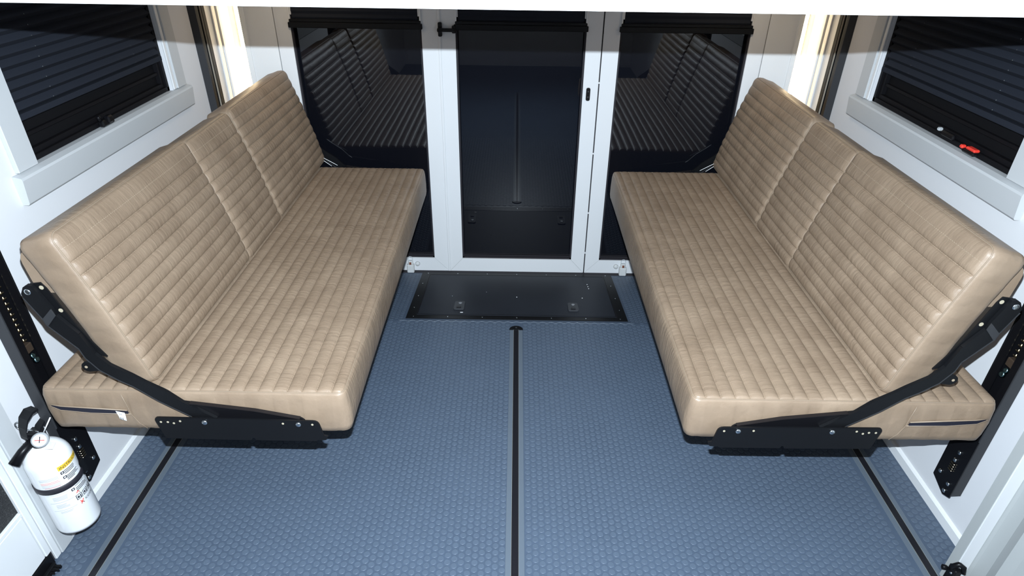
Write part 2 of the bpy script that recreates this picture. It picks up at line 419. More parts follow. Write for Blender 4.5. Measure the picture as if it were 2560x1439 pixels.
# nylon door catches with a ring and copper spring
for s, wh in ((-1, 'left'), (1, 'right')):
    x = CX + s * .5415
    r = thing('door_catch', 'translucent white nylon door catch at the foot of the %s glass panel' % wh, 'door catch', (x, YB - .012, ZB + .03))
    zb = ramp_z(YB - .02) + .0
    obj('catch_block', MB().box(x - .018, x + .018, YB - .030, YB - .002, ZB + .004, ZB + .050, .004), NYLON, r)
    obj('catch_neck', MB().box(x - .012, x + .012, YB - .020, YB - .002, ZB + .046, ZB + .068, .004), NYLON, r)
    mb = MB(); mb.tube([(x + .012 * math.cos(a), YB - .012, ZB + .078 + .012 * math.sin(a)) for a in np.linspace(0, 2 * PI, 17)], .0022, 6, cap=False)
    obj('pull_ring', mb, CLEAR, r)
    obj('spring', MB().box(x - .005, x + .005, YB - .026, YB - .018, ZB + .050, ZB + .062, .001), RUST, r)
    mb = MB().lathe([(.013, 0), (.011, .006), (.004, .008)], (x - s * .034, YB - .002, ZB + .045), (0, -1, 0), 14); obj('side_cup', mb, NYLON, r)

# ================================================================ WINDOWS
def window(name, x, s):
    """s = +1 for the left wall (inward is +x)"""
    root = sroot(name, (x, (WY0 + WY1) / 2, WZ0))
    I = lambda d: x + s * d
    # casing: side pieces, head and a deeper bottom piece
    for (y0, y1) in ((1.462, WY0 - .001), (WY1 + .018, WY1 + .082)):
        obj('side_casing', MB().box(I(0.0005), I(.012), y0, y1, WZ0 + .004, WZ1 + .07, .0015), TRIMG, root)
    obj('side_casing', MB().box(I(0.0005), I(.006), WY1 + .001, WY1 + .0175, WZ0 + .004, WZ1 + .002, .001), TRIMW, root)
    obj('head_casing', MB().box(I(0.0005), I(.012), 1.462, WY1 + .082, WZ1 + .001, WZ1 + .07, .0015), TRIMG, root)
    mb = MB(); mb.prism([(-.02, WZ0 + .0005), (.004, WZ0 + .001), (.022, WZ0 - .004), (.024, WZ0 - .010), (.018, WZ0 - .070), (.015, WZ0 - .074), (.0005, WZ0 - .074), (.0005, WZ0 - .001), (-.02, WZ0 - .001)],
                        lambda a, b, t: (I(a), t, b), 1.447, 2.392)
    obj('sill', mb, TRIMG, root)
    # black vinyl frame and sashes
    mb = MB(); d = -.02
    obj('matte_screen', MB().box(I(-.0345), I(-.036), WY0 + .03, WY1 - .03, WZ0 + .03, WZ1 - .02), mat('black_matte_screen', (.006, .006, .007), .7, spec=.1), root)  # matte black screen added to mute reflections in the glass
    for (y0, y1, z0, z1, p) in [(WY0, WY1, WZ0 + .002, WZ0 + .016, -.012), (WY0, WY1, WZ1 - .02, WZ1, -.012), (WY0, WY0 + .014, WZ0, WZ1, -.012), (WY1 - .014, WY1, WZ0, WZ1, -.012),
                                (WY0 + .014, WY1 - .014, WZ0 + .016, WZ0 + .030, -.020), (WY0 + .014, WY0 + .030, WZ0 + .03, WZ1 - .02, -.020), (WY1 - .030, WY1 - .014, WZ0 + .03, WZ1 - .02, -.020)]:
        mb.box(I(p), I(-.055), y0, y1, z0, z1, .001)
    obj('window_frame', mb, VINYL, root)
    obj('glass', MB().box(I(-.040), I(-.046), WY0 + .03, WY1 - .03, WZ0 + .03, WZ1 - .02), GLASS, root)
    obj('sash_rail', MB().box(I(-.024), I(-.042), WY0 + .03, WY1 - .03, WZ0 + .060, WZ0 + .070, .001), VINYL, root)
    obj('night_backing', MB().box(I(-.056), I(-.059), WY0, WY1, WZ0, WZ1), VINYL, root)
    # pleated shade
    zs = 1.062; mb = MB(); p = .0255; k = int((WZ1 - .03 - zs) / p)
    ya, yb = WY0 + .012, WY1 - .012
    for i in range(k):
        z = zs + .004 + i * p; a, b = -.020, -.006
        mb.add([(I(a), ya, z), (I(a), yb, z), (I(b), yb, z + p * .45), (I(b), ya, z + p * .45), (I(a), yb, z + p), (I(a), ya, z + p)], [(0, 1, 2, 3), (3, 2, 4, 5)])
    sh = obj('pleated_shade', mb, BLIND, root)
    obj('shade_bar', MB().box(I(-.004), I(-.019), ya, yb, zs - .010, zs + .006, .002), BLIND, root)
    mb = MB()
    for yy in (ya + .15, yb - .16):
        for i in range(k):
            z = zs + .004 + i * p + p * .5; mb.box(I(-.0055), I(-.0085), yy - .0012, yy + .0012, z - .001, z + .0015)
    o = obj('cord_eyelet', mb, CHROME, root, kind='stuff')
    return root
wl = window('window_1', XL, 1); wr = window('window_2', XR, -1)
# sash latches resting on the sills
mb = MB(); mb.box(XL - .012, XL + .006, 1.845, 1.905, WZ0 + .002, WZ0 + .022, .004); mb.box(XL - .006, XL + .012, 1.868, 1.892, WZ0 + .008, WZ0 + .030, .004)
o = obj('window_latch', mb, BLACKG, wl); o['label'] = 'black sash latch'
obj('latch_tab', MB().lathe([(.006, 0), (.006, .016), (.003, .018)], (XL - .004, 1.85, WZ0 + .02), (0, -.4, 1), 10), BLACKG, o)
mb = MB(); mb.box(XR + .002, XR + .014, 1.800, 1.860, WZ0 + .014, WZ0 + .030, .004); o = obj('window_latch', mb, BLACKG, wr)
obj('latch_tab', MB().box(XR - .004, XR + .010, 1.862, 1.875, WZ0 + .024, WZ0 + .034, .003), CLEAR, o)
mb = MB(); mb.box(XR - .006, XR + .012, 1.686, 1.740, WZ0 + .006, WZ0 + .018, .004)
o = obj('release_latch', mb, BLACKG, wr)
q = obj('release_handle', MB().box(XR - .008, XR + .010, 1.682, 1.722, WZ0 + .018, WZ0 + .026, .003), RED, o); q['label'] = 'red emergency release handle'
q = obj('release_handle', MB().box(XR - .010, XR + .004, 1.732, 1.746, WZ0 + .014, WZ0 + .024, .003), RED, o)

# ================================================================ SIDE DOOR (left, near) and right-hand jamb
dl = sroot('door_4', (XL, .95, 0))
obj('casing', MB().box(XL + .0005, XL + .013, 1.083, 1.132, 0, 1.95, .002), TRIMG, dl)
obj('jamb', MB().box(XL + .0005, XL + .009, 1.064, 1.0825, 0, 1.95, .0015), TRIMW, dl)
obj('door_gap_seal', MB().box(XL + .0005, XL + .003, 1.0595, 1.064, 0, 1.95), GASK, dl)
lf = MB(); Y1 = 1.059; mz = .218; my = 1.040
lf.box(XL + .0005, XL + .012, my, Y1, .042, 1.9, .002)
obj('stile', lf, TRIMW, dl)
obj('bottom_panel', MB().box(XL + .0005, XL + .010, .2, my - .0008, .042, mz - .014, .003), TRIMW, dl)
obj('mesh_surround', MB().box(XL + .0005, XL + .012, .2, my - .0008, mz - .0135, mz, .002), TRIMW, dl)
obj('mesh_screen', MB().box(XL + .001, XL + .004, .2, my, mz, 1.9), GRILLE, dl)
obj('door_sill', MB().box(XL + .0005, XL + .012, .2, 1.055, .0, .041, .002), BLACKG, dl)
# black brush seal lying along the floor below the door
mb = MB()
for i in range(60):
    y = .86 + i * .0030; L = random.uniform(.008, .026)
    mb.box(XL + .014, XL + .014 + L, y, y + .003, .0015, random.uniform(.006, .012))
mb.box(XL + .012, XL + .022, .85, 1.045, .001, .014, .002)
o = obj('brush_seal', mb, BLACKM); tag(o, 'ragged black brush seal on the floor below the left door', 'brush seal')

dr = sroot('door_5', (XR, .9, 0))
xi = XR - .106
pr = [(XR, 1.060), (xi, 1.060), (xi, 1.033), (xi + .034, 1.033), (xi + .036, 1.02), (xi + .036, .985), (xi + .030, .972), (xi + .022, .955), (xi + .030, .93), (xi + .036, .90), (xi + .033, .86), (xi + .033, .5), (XR, .5)]
obj('jamb', MB().prism(pr[:4] + [(XR, 1.033)], lambda a, b, t: (a, b, t), 0, 1.95), JAMBG, dr)
obj('door_leaf', MB().prism([(XR, 1.0328)] + [(xi + .0345, 1.0328)] + pr[4:], lambda a, b, t: (a, b, t), 0, 1.95), JAMBG, dr)
obj('jamb_cover', MB().box(xi + .001, xi + .034, 1.030, 1.0332, .0, 1.95, .0005), ALU, dr)
# black latch on that jamb
lt = thing('door_latch', 'black latch with curved hook on the right doorway jamb, bottom right corner', 'latch', (xi, 1.03, .06))
obj('latch_plate', MB().box(xi - .006, xi + .014, 1.018, 1.046, .0, .070, .003), BLACKG, lt)
mb = MB(); mb.tube([(xi + .002, 1.038, .045), (xi - .004, 1.034, .072), (xi + .003, 1.028, .088), (xi + .012, 1.022, .082), (xi + .014, 1.016, .066)], [.006, .007, .0075, .007, .005], 12)
obj('hook', mb, BLACKG, lt)
obj('lug', MB().lathe([(.005, 0), (.007, .004), (.007, .012), (.004, .014)], (xi - .004, 1.046, .048), (-1, .2, .1), 12), BLACKG, lt)
screw(lt, (xi - .006, 1.028, .052), (-1, -.3, 0), .0035, .002)

# ================================================================ RAISED BUNK
bk = thing('raised_bunk', 'white bunk platform raised across the top of the room', 'bunk bed', (CX, .915, 1.41))
ZL = 1.4105
obj('front_board', MB().box(XL + .07, XR - .07, .915, .935, ZL, 1.56, .002), BOARD, bk)
obj('deck', MB().box(XL + .07, XR - .07, .9352, 2.76, ZL + .012, 1.44), BOARD, bk)
obj('mattress', MB().box(XL + .09, XR - .09, .96, 2.7, 1.4405, 1.58, .03), PAPER, bk)
obj('front_board_end', MB().box(XL + .012, XL + .0695, .915, .935, ZL, 1.56, .002), BOARD, bk)
obj('front_board_end', MB().box(XR - .012, XR - .0695, .915, .935, ZL, 1.56, .002), BOARD, bk)
for sx, sy, r, nm in ((-.82, 2.52, .036, 'left half'), (.926, 2.52, .036, 'right half')):  # housings of the added fill lamps
    t = thing('added_fill_lamp', 'small round warm fill lamp added under the bunk in its %s' % nm, 'lamp', (sx, sy, 1.40))
    zt = ZL + .0118 if abs(sx) < 1 else 1.41
    obj('housing', MB().lathe([(r + .010, 0), (r + .010, -.010), (r + .002, -.016)], (sx, sy, zt), (0, 0, 1), 24), TRIMW, t)
for s in (-1, 1):  # assumed source, bars added to give the rear corner glow
    x = CX + s * 1.213; side = 'left' if s < 0 else 'right'
    t = thing('added_light_bar', 'bright warm upright light bar added for the glow in the %s rear corner niche' % side, 'light bar', (x, 2.893, .62))
    obj('housing', MB().box(x - .013, x + .013, 2.890, 2.8995, .62, 1.50, .002), TRIMW, t)
    obj('diffuser', MB().box(x - .007, x + .007, 2.882, 2.8898, .63, 1.49, .002), BARGLOW, t)
for sx in (-.55, .65):
    t = thing('ceiling_lamp', 'round warm ceiling lamp above the %s of the room front' % ('left' if sx < 0 else 'right'), 'lamp', (sx, -.25, ZC))
    obj('housing', MB().lathe([(.085, 0), (.085, -.015), (.075, -.022)], (sx, -.25, ZC - .0005), (0, 0, 1), 28), TRIMW, t)

# ================================================================ LIFT RAILS
def rail(s, y0, far):
    """s=-1 left wall, +1 right wall"""
    x = XL if s < 0 else XR; I = lambda d: x - s * d
    side = 'left' if s < 0 else 'right'
    z0 = .130; W = .078; D = .030
    t = thing('lift_rail', 'tall black steel lift rail on the %s wall, %s' % (side, 'in the far corner behind the bench' if far else 'nearest the camera'), 'rail', (x, y0, z0), 'lift rails on the side walls')
    obj('near_flange', MB().box(I(.0005), I(D), y0, y0 + .005, z0 - .006, ZC - .02, .001), GREYM, t)
    obj('channel_back', MB().box(I(.0005), I(.005), y0 + .0052, y0 + W - .0052, z0, ZC - .02), BLACKG, t)
    obj('far_flange', MB().box(I(.0005), I(D), y0 + W - .005, y0 + W, z0 + .004, ZC - .02, .001), BLACKM, t)
    obj('inner_lip', MB().box(I(D - .004), I(D), y0 + .0052, y0 + .024, z0, ZC - .02), BLACKG, t)
    obj('inner_lip', MB().box(I(D - .004), I(D), y0 + W - .026, y0 + W - .0052, z0, ZC - .02), BLACKG, t)
    if far:
        obj('guide_strip', MB().box(I(D - .006), I(D - .002), y0 + .046, y0 + .0515, z0, ZC - .02), mat('tan_guide_strip', (.30, .27, .22), .5), t)
        return t
    # mounting foot plate
    P = [(y0 - .002, z0 - .010), (y0 + .024, z0 - .022), (y0 + W + .004, z0 + .000), (y0 + W + .004, z0 + .16), (y0 + W, z0 + .20), (y0 - .002, z0 + .20)]
    obj('foot_plate', MB().prism(P, lambda a, b, tt: (I(tt), a, b), D + .0005, D + .0035), BLACKG, t)
    for yy, zz in ((y0 + .034, z0 + .130), (y0 + .036, z0 + .100), (y0 + .062, z0 + .030), (y0 + .020, z0 + .022), (y0 + .022, z0 - .006)):
        obj('bolt', MB().lathe([(.0065, 0), (.0065, .003), (.004, .0045), (.0015, .004)], (I(D + .0035), yy, zz), (-s, 0, 0), 12), CHROME, t)
    # roller chain in the channel
    mb = MB(); z = .585
    while z < ZC - .05:
        for dy in (-.0045, .0035): mb.box(I(.008), I(.018), y0 + .036 + dy, y0 + .039 + dy, z, z + .009, .001)
        mb.box(I(.006), I(.022), y0 + .026, y0 + .046, z + .002, z + .006, .001)
        z += .0155
    for k in range(4): mb.box(I(D + .004), I(D + .008), y0 + .028, y0 + .044, z0 + .062 + k * .008, z0 + .065 + k * .008, .001)
    obj('chain', mb, BRASS, t, kind='stuff')
    obj('chain_anchor', MB().box(I(.006), I(.026), y0 + .026, y0 + .050, .556, .580, .002), mat('rusty_anchor', (.10, .07, .05), .4, metal=.6), t)
    for yy, zz, r in ((y0 + .036, .546, .007), (y0 + .041, .530, .008)):
        obj('bolt', MB().lathe([(r, 0), (r, .005), (r * .6, .007), (r * .3, .005)], (I(D - .006), yy, zz), (-s, 0, .3), 12), mat('blue_zinc', (.30, .52, .58), .25, metal=1), t)
    return t
for s in (-1, 1):
    rail(s, 1.218, False); rail(s, 2.537, True)

# ================================================================ FOLDING BENCHES
def smooth01(t): t = max(0, min(1, t)); return t * t * (3 - 2 * t)
def cushion(name, F, A, Bl, T, gr, dep, amp, parent, cr=.022, crown=.006, fade=.025, sub=8, side=.010, ends=(1, 1), stitch=True, bsag=0):
    """F(a,b,n)->Vector. gr: groove positions incl. 0 and A. dep: groove depth factors."""
    aa = []; hh = []
    for i in range(len(gr) - 1):
        TS = (0, .04, .10, .2, .35, .5, .65, .8, .9, .96)
        for t in TS:
            aa.append(gr[i] + (gr[i + 1] - gr[i]) * t)
            pr = (max(0, 4 * t * (1 - t))) ** .46; d = dep[i] * (1 - t) + dep[i + 1] * t
            hh.append(1 - (1 - pr) * d)
    aa.append(A); hh.append(1 - dep[-1])
    bs = [0, .0025, .006, .011, .017, .024]
    nb = max(6, int(Bl / .06)); mid = list(np.linspace(.034, Bl - .034, nb))
    bb = bs + mid + [Bl - x for x in bs[::-1]]
    na, nbb = len(aa), len(bb)
    def height(a, b, h):
        e = min(b, Bl - b); fb = (1 - (1 - smooth01(e / fade)) ** 1.0)
        fb = math.sqrt(max(0, min(1, e / fade) * (2 - min(1, e / fade))))
        ea = min(a, A - a)
        cz = crown * (1 - (2 * a / A - 1) ** 4) * (1 - (2 * b / Bl - 1) ** 6)
        wob = .0010 * math.sin(a * 61 + b * 9) * math.sin(b * 17 + a * 23)
        return amp * h * fb + cz * min(1, ea / .02) + wob * fb * h
    def warp(a, b):
        r = cr; ca = min(a, A - a); cb = min(b, Bl - b)
        if ca < r and cb < r:
            x, y = (r - ca) / r, (r - cb) / r
            X, Y = x * math.sqrt(1 - y * y / 2), y * math.sqrt(1 - x * x / 2)
            na_, nb_ = r - X * r, r - Y * r
            a = na_ if a < A / 2 else A - na_; b = nb_ if b < Bl / 2 else Bl - nb_
        return a, b
    V = []; Fc = []; sm = []
    for i in range(na):
        for j in range(nbb):
            a, b = warp(aa[i], bb[j]); V.append((a, b, height(aa[i], bb[j], hh[i])))
    for i in range(na - 1):
        for j in range(nbb - 1): Fc.append((i * nbb + j, i * nbb + j + 1, (i + 1) * nbb + j + 1, (i + 1) * nbb + j))
    per = [(i, 0) for i in range(na)] + [(na - 1, j) for j in range(1, nbb)] + [(i, nbb - 1) for i in range(na - 2, -1, -1)] + [(0, j) for j in range(nbb - 2, 0, -1)]
    pts = [V[i * nbb + j] for i, j in per]; n = len(pts)
    nor = []
    for k in range(n):
        p, q = pts[k - 1], pts[(k + 1) % n]; dx, dy = q[0] - p[0], q[1] - p[1]; l = math.hypot(dx, dy) or 1; nor.append((dy / l, -dx / l))
    ring = [i * nbb + j for i, j in per]
    rows = [(.0030, -.0010), (.0055, -.006), (.0085, -.02), (side, -T * .5), (side * .9, -T * .8), (side * .55, -T * .93), (side * -.2, -T * .985), (-.012, -T)]
    prev = ring
    for r_i, (o, dn) in enumerate(rows):
        cur = []
        for k in range(n):
            wv = 1 + .12 * math.sin(k * .37 + r_i) * (1 if 1 < r_i < 6 else 0)
            cur.append(len(V)); V.append((pts[k][0] + nor[k][0] * o * wv, pts[k][1] + nor[k][1] * o * wv, dn))
        for k in range(n): Fc.append((prev[k], prev[(k + 1) % n], cur[(k + 1) % n], cur[k]))
        prev = cur
    Fc.append(tuple(prev))
    mb = MB(); mb.add([F(*p) for p in V], Fc, True)
    o = obj(name, mb, LEATHER, parent)
    # welt round the quilted face
    wp = [F(p[0] + nr[0] * .0012, p[1] + nr[1] * .0012, p[2] * .3 + .0003) for p, nr in zip(pts, nor)]
    wp = wp[::2]; wp.append(wp[0])
    obj('welt', MB().tube(wp, .0016, 6, cap=False), PIPING, o)
    if stitch:
        mb = MB()
        for gi in range(1, len(gr) - 1):
            g = gr[gi]; b = .006
            while b < Bl - .01:
                hgt = lambda bq: height(g, bq, 1 - dep[gi]) + .0002
                L = .0040; wd = .00055
                q = [F(g - wd, b, hgt(b)), F(g + wd, b, hgt(b)), F(g + wd, b + L, hgt(b + L)), F(g - wd, b + L, hgt(b + L)),
                     F(g - wd * .4, b + .001, hgt(b) + .0008), F(g + wd * .4, b + .001, hgt(b) + .0008), F(g + wd * .4, b + L - .001, hgt(b + L) + .0008), F(g - wd * .4, b + L - .001, hgt(b + L) + .0008)]
                mb.add(q, [(4, 5, 6, 7), (0, 1, 5, 4), (1, 2, 6, 5), (2, 3, 7, 6), (3, 0, 4, 7)])
                b += .0072
        obj('stitching', mb, STITCH, o, kind='stuff')
    return o

def bench(s):
    side = 'left' if s < 0 else 'right'
    X = lambda u: CX + s * u
    Y0, Y1 = (1.175, 2.700)
    if s < 0: lab = 'tan quilted leather folding bench along the left wall, white tag on its zip'
    else: lab = 'tan quilted leather folding bench along the right wall'
    root = thing('folding_bench', lab, 'bench', (X(.8), 1.9, .345))
    # seat: a runs from the wall edge towards the aisle
    u0, u1 = 1.168, .430
    A = u0 - u1; NCH = 20
    gr = [0, .030] + [.030 + (A - .030 - .030) * k / (NCH - 1) for k in range(1, NCH - 1)] + [A - .028, A]
    dep = [1] + [.95] * (len(gr) - 2) + [1]
    seat = cushion('seat_cushion', lambda a, b, n: Vector((X(u0 - a), Y0 + b, .507 + n)), A, Y1 - Y0, .128, gr, dep, .0086, root, cr=.015, crown=.004, side=.011)
    # back: three cushions; a runs down from the top edge
    tu, tz, bu, bz = 1.010, .916, .893, .521
    L = math.hypot(tu - bu, tz - bz); du, dz = (bu - tu) / L, (bz - tz) / L      # down direction
    nu, nz = dz, -du                                                             # outward (to aisle, up)
    if nu > 0: nu, nz = -nu, -nz
    yb0 = 1.192
    ys = [(0, .634), (.634, .955), (.955, 1.578)]
    for i, (b0, b1) in enumerate(ys):
        drop = [0, .006, 0][i]; rec = [0, -.004, 0][i]
        LL = L
        gr = [0, .034] + [.034 + (LL - .034) * k / 11 for k in range(1, 11)] + [LL]
        gr = [0] + [LL * (k / 12) * 1.0 for k in range(1, 12)] + [LL]
        dep = [1, .12 if i < 2 else .5] + [.95] * 10 + [1]
        def Fb(a, b, n, b0=b0, rec=rec, drop=drop):
            bend = .010 * math.sin(PI * max(0, min(1, a / L))) * .6
            nn = n + rec + bend
            return Vector((X(tu + du * (a + drop) + nu * nn), yb0 + b0 + .0015 + b, tz + dz * (a + drop) + nz * nn))
        o = cushion('back_cushion', Fb, LL - drop * .3, (b1 - b0) - .003, .084, gr, dep, .0086, root, cr=.020 if i != 1 else .016, crown=.009, side=.006 if i != 1 else .003, fade=.018)
        if i == 1: o['label'] = 'narrow centre back cushion'
    # rolled pad behind the back cushions
    mb = MB()
    prof = rounded([(1.035, .76), (1.105, .76), (1.115, .86), (1.065, .885), (1.04, .86)], .03, 5)
    mb.prism(prof, lambda a, b, t: (X(a), t, b), 1.215, 2.70); mb.sm = [False, False] + [True] * (len(mb.f) - 2)
    obj('rear_pad', mb, LEATHER, root)
    # steel under-frame hooked to the rails
    fr = MB()
    for (a, b, c, d) in ((.50, .53, 1.21, 2.64), (1.06, 1.09, 1.21, 2.64)): fr.box(X(a), X(b), c, d, .352, .378, .002)
    for yy in (1.212, 1.90, 2.612): fr.box(X(.53), X(1.06), yy, yy + .028, .353, .377, .002)
    obj('under_frame', fr, BLACKM, root)
    for yy in (1.236, 2.556):
        obj('carriage', MB().box(X(1.0905), X(1.2215), yy, yy + .04, .340, .375, .002), BLACKM, root)
    # zip pocket at the wall end of the near face
    zy = Y0 - .0145
    P = [(1.150, .4660), (1.128, .4615), (.970, .4510), (.968, .4420), (1.06, .4440), (1.132, .4520), (1.151, .4640)]
    zp = MB().prism(P, lambda a, b, t: (X(a), t, b), zy, zy + .004)
    z = obj('zip', zp, mat('navy_zip_tape', (.012, .012, .022), .6), seat); z['label'] = 'dark zip'
    for pp in (((1.154, .4685), (1.128, .4630), (.968, .4525)), ((1.154, .4635), (1.132, .4505), (1.06, .4425), (.962, .4405))):
        pts = [(X(a), zy + .001, b) for a, b in pp]
        obj('zip_welt', MB().tube(pts, .0016, 6), PIPING, seat)
    obj('panel_seam', MB().tube([(X(.972), Y0 - .0085, .500), (X(.966), Y0 - .0112, .470), (X(.962), Y0 - .0125, .44), (X(.952), Y0 - .0110, .41), (X(.938), Y0 - .008, .388)], .0009, 5), PIPING, seat)
    if s < 0:
        tg = MB(); tg.add([(X(.995), zy - .002, .4530), (X(.974), zy - .002, .4475), (X(.973), zy - .004, .4380), (X(.991), zy - .004, .4410), (X(.990), zy - .004, .4290), (X(.9735), zy - .006, .4240)],
                          [(0, 1, 2, 3), (3, 2, 5, 4)])
        t = obj('care_tag', tg, PAPER, seat); t['label'] = 'white cloth tag'
        vs, fs = text_mesh('N', .011)
        m2 = MB(); m2.add([(X(.987) + vx, zy - .0066, .4285 + vy) for vx, vy, _ in vs], fs); obj('tag_letter', m2, INK, t)
        vs, fs = text_mesh('N', .007)
        m2 = MB(); m2.add([(X(.986) + vx, zy - .0050, .4425 + vy) for vx, vy, _ in vs], fs); obj('tag_letter', m2, INK, t)
    # brackets: one set on the near end, a mirrored set on the far end
    for near in (True, False):
        YY = (lambda d: Y0 - .0125 - d) if near else (lambda d: 2.778 + d * .75)
        # pivot arm of the back
        aL = [(1.086, .797), (1.084, .788), (1.062, .732), (1.059, .716), (1.010, .651), (1.004, .624), (.982, .589), (.948, .561), (.919, .542), (.870, .497), (.803, .448)]
        aR = [(1.076, .814), (1.066, .820), (1.056, .818), (1.049, .800), (1.033, .758), (1.032, .740), (.999, .691), (.982, .635), (.957, .603), (.914, .573), (.889, .553), (.848, .525), (.816, .492), (.797, .479), (.745, .440)]
        obj('back_arm', MB().prism(aR + aL[::-1], lambda a, b, t: (X(a), YY(t), b), .006, .014), BLACKM, root)
        # turned flanges along both edges
        for ed, sg, m_, t0_, t1_ in ((aL[1:], 1, GREYM, .000, .0145), (aR[5:], -1, BLACKM, .006, .0145)):
            mb = MB()
            for k in range(len(ed) - 1):
                (a0, b0), (a1, b1) = ed[k], ed[k + 1]
                d = Vector((a1 - a0, b1 - b0)).normalized(); nx_, nz_ = sg * d.y * .0028, -sg * d.x * .0028
                mb.prism([(a0, b0), (a1, b1), (a1 - nx_, b1 - nz_), (a0 - nx_, b0 - nz_)], lambda a, b, t: (X(a), YY(t), b), t0_, t1_)
            obj('arm_flange', mb, m_, root)
        obj('arm_step', MB().prism([(1.060, .735), (1.034, .760), (1.030, .742), (1.056, .714)], lambda a, b, t: (X(a), YY(t), b), .0142, .018), GREYM, root)
        tab = [(1.010 + .015 * math.cos(a), .596 + .014 * math.sin(a)) for a in np.linspace(PI * -.5, PI * .6, 9)] + [(.990, .615), (.984, .585)]
        obj('arm_tab', MB().prism(tab, lambda a, b, t: (X(a), YY(t), b), .006, .011), BLACKM, root)
        obj('tab_hole', MB().lathe([(.0035, 0), (.0035, .0008)], (X(1.014), YY(.0112), .596), (0, -1 if near else 1, 0), 10), STITCH, root)
        # back mounting plate
        bp = [(1.066, .818), (1.042, .821), (1.034, .807), (1.018, .756), (1.000, .705), (.984, .668), (.960, .622), (.975, .625), (1.01, .67), (1.04, .76)]
        obj('back_plate', MB().prism(bp, lambda a, b, t: (X(a), YY(t), b), .001, .0045), BLACKM, root)
        for uu, zz in ((1.043, .809), (1.022, .750)):
            obj('plate_hole', MB().lathe([(.005, 0), (.005, .0006)], (X(uu), YY(.0046), zz), (0, -1 if near else 1, 0), 12), mat('pale_brass_hole', (.42, .37, .27), .5), root)
        screw(root, (X(1.069), YY(.014), .803), (0, -1 if near else 1, 0), .0075, .003, name='pivot_bolt')
        # lower link
        lk = rounded([(.819, .489), (.761, .480), (.646, .465), (.539, .441), (.528, .430), (.535, .418), (.702, .430), (.752, .431), (.802, .450)], [0, 0, 0, .006, .008, .004, 0, 0, 0])
        obj('lower_link', MB().prism(lk, lambda a, b, t: (X(a), YY(t), b), .001, .0055), BLACKG, root)
        obj('link_edge', MB().prism([(.800, .4865), (.646, .4655), (.539, .4415), (.539, .4440), (.646, .4680), (.800, .4890)], lambda a, b, t: (X(a), YY(t), b), .003, .013), mat('brown_black_edge', (.011, .009, .0095), .45, spec=.3), root)
        # side plate with rounded top corners and a foot
        sp = rounded([(.893, .451), (.491, .446), (.483, .398), (.473, .3965), (.478, .383), (.500, .383), (.504, .379), (.655, .3795), (.658, .387), (.664, .387), (.667, .379), (.880, .382)],
                     [.012, .014, .004, 0, .006, 0, 0, 0, 0, 0, 0, .004])
        plate = obj('side_plate', MB().prism(sp, lambda a, b, t: (X(a), YY(t), b), .018, .0225), BLACKM, root)
        fo = .0225
        for uu, zz in ((.770, .4375), (.540, .4355)):
            obj('bolt', MB().lathe([(.007, 0), (.007, .002), (.005, .0038), (.002, .004)], (X(uu), YY(fo), zz), (0, -1 if near else 1, 0), 14), CHROME, plate)
        for uu, zz in ((.878, .4365), (.861, .4365), (.847, .4330), (.830, .4400), (.578, .4370), (.506, .4350)):
            obj('hole', MB().lathe([(.0029, 0), (.0029, .0005)], (X(uu), YY(fo), zz), (0, -1 if near else 1, 0), 12), mat('pale_brass_hole', (0, 0, 0)), plate)
        obj('plate_spacer', MB().box(X(.56), X(.80), YY(-.010), YY(.0178), .383, .400, .001), BLACKM, root)
    # bright cable stays beside the far end
    for k, (a0, z0_, a1, z1_) in enumerate(((.890, .538, .830, .503), (.900, .532, .857, .499))):
        y = 2.745
        obj('stay_wire', MB().tube([(X(a0), y, z0_), (X(a1), y, z1_)], .0013, 6), PAPER, root)
    # leather pull tab hanging under the arm
    mb = MB(); pts = [(X(1.006), Y0 + .006, .575), (X(.985), Y0 + .001, .545), (X(.955), Y0 + .001, .528), (X(.925), Y0 + .004, .535)]
    mb.tube(pts, .0022, 6); mb.tube([(p[0], p[1] + .014, p[2] + .004) for p in pts], .0030, 6)
    obj('pull_loop', mb, PIPING, root)
    return root
for s in (-1, 1): bench(s)

# ================================================================ FLOOR TRACKS
for x, nm in zip(TRX, ('under the left bench', 'down the middle of the floor', 'under the right bench')):
    t = thing('floor_track', 'recessed black floor track %s' % nm, 'floor track', (x, 1.2, 0), 'floor tracks')
    ye = 2.172
    obj('track_channel', MB().box(x - .0100, x + .0100, -.4, ye + .012, -.0005, .0016), TRACKB, t)
    for s in (-1, 1):
        obj('track_border', MB().box(x + s * .0103, x + s * .0265, -.4, ye, -.0005, .0012, .0006), RUBEDGE, t)
        obj('track_edge', MB().box(x + s * .0100, x + s * .0115, -.4, ye, -.0005, .0026), mat('worn_aluminium', (.34, .36, .35), .4, metal=.6), t)
    P = [(x + .0285 * math.cos(a), ye + .026 * math.sin(a)) for a in np.linspace(0, PI, 17)]
    obj('end_cap', MB().prism(P, lambda a, b, tt: (a, b, tt), -.0005, .0050), BLACKM, t)
    screw(t, (x, ye + .012, .0050), (0, 0, 1), .0045, .0012, GREYM)

